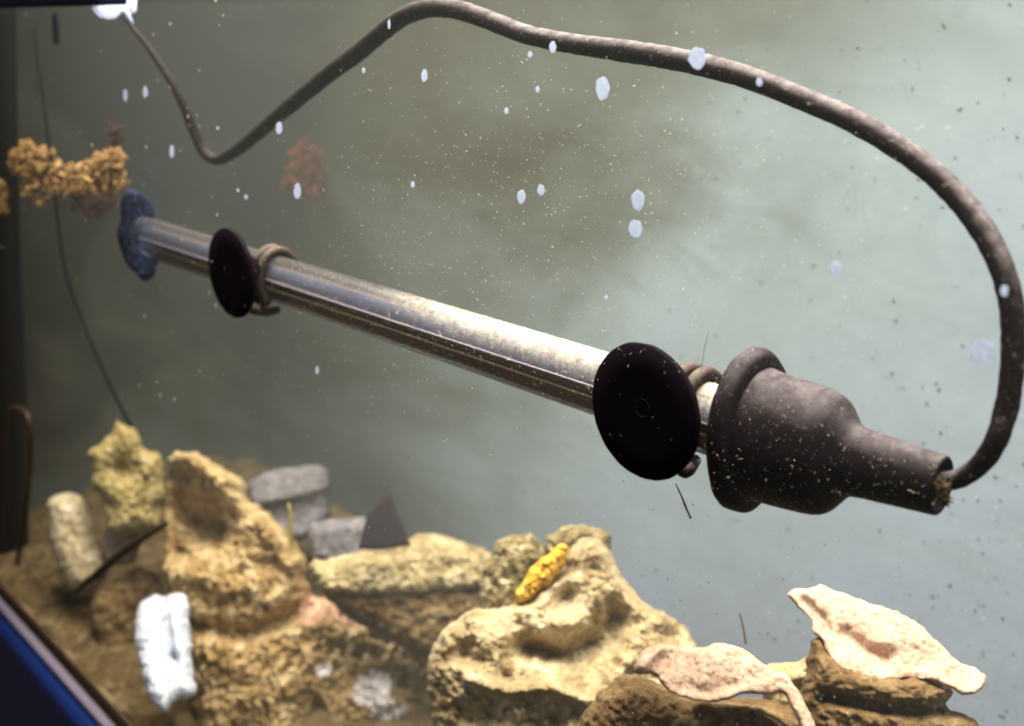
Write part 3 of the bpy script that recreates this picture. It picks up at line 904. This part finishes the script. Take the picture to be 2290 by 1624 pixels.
# rubber head: lip, body, shoulder, neck
lathe('rubber_head', pr([(1690, 150), (1700, 152), (1718, 150), (1760, 148), (1800, 146), (1835, 143), (1862, 134), (1882, 112), (1900, 90),
                         (1918, 80), (1960, 77), (2020, 73), (2070, 70), (2096, 69), (2104, 67), (2106, 60), (2098, 50), (2090, 40)], 5), M_cap, heater, 96, wob=.02, bend=.0019)
lathe('head_lip', pr([(1664, 120), (1655, 165), (1658, 181), (1666, 188), (1678, 189), (1690, 185), (1698, 174), (1702, 152), (1696, 130)], 6), M_cap, heater, 96, wob=.03, seed=4, sq=.66)
# silted guard disc at the other end
lathe('end_guard', pr([(306, 60), (302, 86), (304, 98), (309, 101), (314, 98), (316, 86), (315, 60)], 5), M_endcap, heater, 48, wob=.16, seed=9, sq=.40)


def suction_cup(cx, scale, foot):
    """a cup pressed against the pane: disc, central ring, stem and the clip round the tube"""
    r = 0.018 * scale
    prof = [(0.0, r * .985), (0.0007, r), (0.0018, r * .98), (0.0038, r * .80), (0.0062, r * .42), (0.0085, r * .30), (0.0115, r * .28)]
    seg = 72
    verts, faces = [], []
    cz = 0.0
    for i, (y, rr) in enumerate([(0.0001, r * .30), (0.0001, r * .62)] + prof):
        for k in range(seg):
            a = 2 * math.pi * k / seg
            q = rr * (1 + .012 * noise.noise(Vector((math.cos(a) * 5, math.sin(a) * 5, cx * 9))) + (.006 * math.sin(a * 36) if i in (2, 3) else 0))
            verts.append((cx + q * math.cos(a), 0.0003 + y, cz + q * math.sin(a)))
    n = len(verts) // seg
    for i in range(n - 1):
        for k in range(seg):
            k2 = (k + 1) % seg
            faces.append((i * seg + k, (i + 1) * seg + k, (i + 1) * seg + k2, i * seg + k2))
    verts.append((cx, 0.0004, cz)); verts.append((cx, 0.0118, cz))
    for k in range(seg):
        faces.append((len(verts) - 2, k, (k + 1) % seg)); faces.append((len(verts) - 1, (n - 1) * seg + (k + 1) % seg, (n - 1) * seg + k))
    c = fix_normals(new_mesh('suction_cup', verts, faces, M_cup, heater))
    # moulded ring in the middle of the face
    pts = [(cx + .0024 * math.cos(a), .0003, .0012 + .0024 * math.sin(a)) for a in np.linspace(0, 2 * math.pi, 33)]
    o = tube('moulded_ring', pts, [.00006] * 33, M_ring, None, 6)
    o.parent = c; o.location = (0, 0, 0)
    # clip
    for dx in (-.0018, .0034):
        vs = []
        P = []
        for a in np.linspace(math.radians(-52), math.radians(232), 40):
            rr = RT + .0022
            P.append((cx + dx, YH - (-rr * math.cos(a - math.pi)) * 0 + rr * math.sin(a - math.radians(90)) * SQ * 0 + rr * SQ * math.cos(a), ZH + rr * math.sin(a)))
        R = [.0019] * len(P)
        R[0] = R[-1] = .0012; R[1] = R[-2] = .0026; R[2] = R[-3] = .0024
        o = tube('clip', P, R, M_clip, None, 12)
        o.parent = c; o.location = (0, 0, 0)
    # the foot of the clip showing below the cup
    f = at(foot[0], foot[1], .009); g0 = Vector((cx + .002, YH, ZH - RT - .003))
    o = tube('clip_foot', [g0, (g0 + f) / 2 + Vector((0, 0, -.0012)), f, f + (f - g0).normalized() * .0018], [.0016, .0018, .0024, .0012], M_clip, None, 14, bump=.1)
    o.parent = c; o.location = (0, 0, 0)
    return c


M_ring = simple('ring', (.02, .018, .02), 0.9, 0.02)
c1 = suction_cup(0.0, 1.0, (1532, 1050))
x2 = at(512, 615, 0.0)
c2 = suction_cup(x2.x, 1.0, (566, 690))

# cord
CORD = [(2078, 1076, 40, .020), (2104, 1078, 44, .020), (2150, 1068, 44, .020), (2195, 1036, 46, .020), (2228, 985, 50, .020), (2250, 915, 52, .022),
        (2262, 840, 52, .023), (2266, 760, 52, .024), (2261, 680, 54, .025), (2240, 600, 54, .026), (2204, 525, 56, .028), (2154, 455, 56, .030),
        (2090, 390, 54, .031), (2010, 330, 54, .032), (1910, 272, 52, .033), (1800, 224, 50, .034), (1690, 180, 50, .035), (1590, 150, 50, .036),
        (1480, 127, 50, .037), (1380, 112, 48, .038), (1280, 98, 44, .039), (1180, 78, 42, .04), (1100, 48, 42, .04), (1030, 24, 42, .04),
        (965, 18, 41, .04), (905, 36, 41, .04), (850, 76, 40, .04), (800, 118, 40, .04), (745, 158, 38, .04), (680, 210, 36, .04), (620, 260, 33, .04),
        (565, 308, 30, .04), (520, 342, 27, .04), (486, 357, 25, .04), (458, 342, 24, .038), (436, 300, 22, .036), (418, 255, 20, .034),
        (400, 215, 18, .032), (375, 170, 16, .03), (345, 125, 15, .028), (318, 88, 12, .026), (285, 48, 8, .024), (262, 20, 7, .022), (240, -20, 7, .02)]
px_tube('power_cord', CORD, M_cord, seg=28, n=8, bump=.06, parent=heater)


# grime at the mouth of the neck, strands on head and tube
def strands(name, pos_fn, n, lmin, lmax, w, mat, parent=None, seed=1, kind='stuff', curl=.6):
    r = random.Random(seed)
    verts, faces = [], []
    for _ in range(n):
        got = pos_fn(r)
        if got is None: continue
        p, nrm = got
        t = nrm.orthogonal().normalized()
        b = nrm.cross(t)
        a = r.uniform(0, 2 * math.pi)
        d = (t * math.cos(a) + b * math.sin(a))
        l = (lmin + (lmax - lmin) * r.random() ** 2) * (1 if r.random() < .93 else 3.0)
        q = p + nrm * w * .4
        side = nrm.cross(d).normalized()
        base = len(verts); ns = 4
        for j in range(ns + 1):
            ww = w * (1 - .5 * j / ns) * r.uniform(.7, 1.3)
            verts += [q + side * ww * .5, q - side * ww * .5, q + nrm * ww * .8]
            d = (d + side * r.uniform(-curl, curl) + nrm * r.uniform(-.1, .15)).normalized()
            q = q + d * l / ns
        for j in range(ns):
            A = base + 3 * j; B = A + 3
            faces += [(A, A + 2, B + 2, B), (A + 2, A + 1, B + 1, B + 2), (A + 1, A, B, B + 1)]
    o = new_mesh(name, verts, faces, mat, parent, smooth=False)
    o['kind'] = kind
    return o


def on_lathe(u0, u1, rpx_fn, amin, amax):
    def fn(r):
        u = r.uniform(u0, u1)
        if r.random() > (rpx_fn(u) / .021) ** 1.2 and u1 > 2000: return None
        a = math.radians(r.uniform(amin, amax))
        rr = rpx_fn(u)
        return Vector((x_at(u), YH - rr * math.cos(a) * SQ, ZH + rr * math.sin(a) + .0019 * max(0, (u - 1700) / 400))), Vector((0, -math.cos(a), math.sin(a))).normalized()
    return fn


HP = sorted([(1630, 165), (1650, 188), (1684, 184), (1696, 160), (1718, 150), (1800, 146), (1835, 143), (1862, 134), (1882, 112), (1900, 90), (1918, 80), (2020, 73), (2100, 69)])
def head_r(u):
    return hh(u, np.interp(u, [a for a, _ in HP], [b for _, b in HP])) * 1.003


strands('silt_strands', on_lathe(1640, 2100, head_r, -80, 60), 640, .00012, .0009, .00008, M_strand, heater, 1)
strands('tube_strands', on_lathe(640, 1500, lambda u: RT * 1.004, -60, 88), 900, .0002, .0010, .00011, M_strand, heater, 2)
strands('tube_fuzz', on_lathe(900, 1640, lambda u: RT * 1.004, 35, 100), 900, .0002, .0009, .00012, M_strand, heater, 3)


# ------------------------------------------------------------------ what sticks to the pane, floats, or grows on the wall behind
def specks(name, n, where, size, mat, y, parent=None, seed=1, flat=0.5, elong=1.0, ang=None):
    r = random.Random(seed)
    verts, faces = [], []
    k = 0
    while k < n:
        u, v, ok = where(r)
        if not ok: continue
        k += 1
        yy = y(r) if callable(y) else y
        c = at(u, v, yy)
        w = size(r)
        a = r.uniform(0, math.pi) if ang is None else ang + r.gauss(0, .35)
        e = 1 + (elong - 1) * r.random()
        dx = Vector((math.cos(a), 0, math.sin(a))) * w * e * .5
        dz = Vector((-math.sin(a), 0, math.cos(a))) * w * .5
        dy = Vector((0, w * flat * .5, 0))
        b = len(verts)
        verts += [c + dx, c + dz * r.uniform(.7, 1.2) + dx * .3, c - dx * r.uniform(.8, 1), c - dz - dx * .2, c - dy, c + dy * .2]
        for i, j in ((0, 1), (1, 2), (2, 3), (3, 0)):
            faces += [(b + i, b + j, b + 4), (b + j, b + i, b + 5)]
    o = new_mesh(name, verts, faces, mat, parent, smooth=False)
    o['kind'] = 'stuff'
    return o


def w_mid(r):
    u = r.uniform(60, 2280); v = r.uniform(0, 1300)
    d = math.exp(-(((u - 1150) / 430) ** 2 + ((v - 480) / 280) ** 2)) + .18 * math.exp(-(((u - 1850) / 330) ** 2 + ((v - 450) / 300) ** 2)) \
        + .30 * math.exp(-(((u - 700) / 500) ** 2 + ((v - 800) / 300) ** 2)) + .008
    return u, v, r.random() < d


specks('dust_specks', 2000, w_mid, lambda r: .00016 + .00024 * r.random() ** 3, M_speck, -.00012, seed=4, elong=3.0)


def w_all(r):
    u = r.uniform(120, 2290); v = r.uniform(0, 1624)
    return u, v, r.random() < .1 + .9 * max(0, (u - 500) / 1700) * (0.45 + .55 * (v / 1624))


specks('algae_specks', 900, w_all, lambda r: .0004 + .0013 * r.random() ** 3, M_dspeck, YB - .0003, seed=5, flat=.3, elong=1.8)


def w_right(r):
    u = r.uniform(1150, 2290); v = r.uniform(1050, 1624)
    return u, v, r.random() < .3 + .7 * (v - 1050) / 574


specks('algae_specks', 330, w_right, lambda r: .00016 + .0003 * r.random() ** 3, simple('olive_speck', (.10, .085, .02), .8, .1), -.00012, seed=6, elong=2.5)
specks('pale_specks', 480, w_right, lambda r: .00016 + .0002 * r.random() ** 2, M_speck, -.00012, seed=16, elong=2.0)


def w_blue(r):
    if r.random() < .6:
        u = r.gauss(318, 18); v = r.gauss(545, 48)
    else:
        u = r.gauss(335, 24); v = r.gauss(440, 70)
    return u, v, 262 < u < 400 and 300 < v < 640


specks('blue_haze_specks', 1500, w_blue, lambda r: .0002 + .0007 * r.random() ** 2, M_bluespeck, lambda r: r.uniform(.001, .008), seed=7, elong=2.0, ang=1.57)


def w_left(r):
    u = r.uniform(0, 500); v = r.uniform(0, 900)
    return u, v, True


specks('pale_specks', 60, w_left, lambda r: .0006 + .0008 * r.random() ** 3, M_speck, -.00012, seed=8, elong=1.8, ang=1.57)

px_tube('hair', [(1566, 850, 1.6, .012), (1572, 800, 1.8, .012), (1580, 760, 1.8, .012), (1585, 738, 1.2, .012)], M_hair, label='fine pale hair standing up beside the near suction cup', cat='hair')
px_tube('twig_fragment', [(1511, 1082, 3, .012), (1524, 1110, 4, .012), (1536, 1140, 4.5, .012), (1545, 1160, 5, .012)], M_twig, bump=.2,
        label='tiny brown twig hanging under the near suction cup', cat='twig')
px_tube('algae_thread', [(1668, 1440, 5, .09), (1662, 1405, 4, .09), (1655, 1372, 3, .09)], M_twig, bump=.3, label='thin brown thread rising from the left pink shell', cat='algae')

# murky water
hz = box('haze', XL + .0003, XR - .001, 0.0002, YB - .0006, ZB + .002, 0.108, None)
hz.data.materials.clear()
mh = bpy.data.materials.new('haze'); mh.use_nodes = True
nt = mh.node_tree; nt.nodes.clear()
out = nt.nodes.new('ShaderNodeOutputMaterial'); pv = nt.nodes.new('ShaderNodeVolumePrincipled')
pv.inputs['Color'].default_value = (.57, .64, .63, 1); pv.inputs['Density'].default_value = 0.28
pv.inputs['Anisotropy'].default_value = 0.0
nt.links.new(pv.outputs[0], out.inputs['Volume'])
hz.data.materials.append(mh)
hz['kind'] = 'stuff'
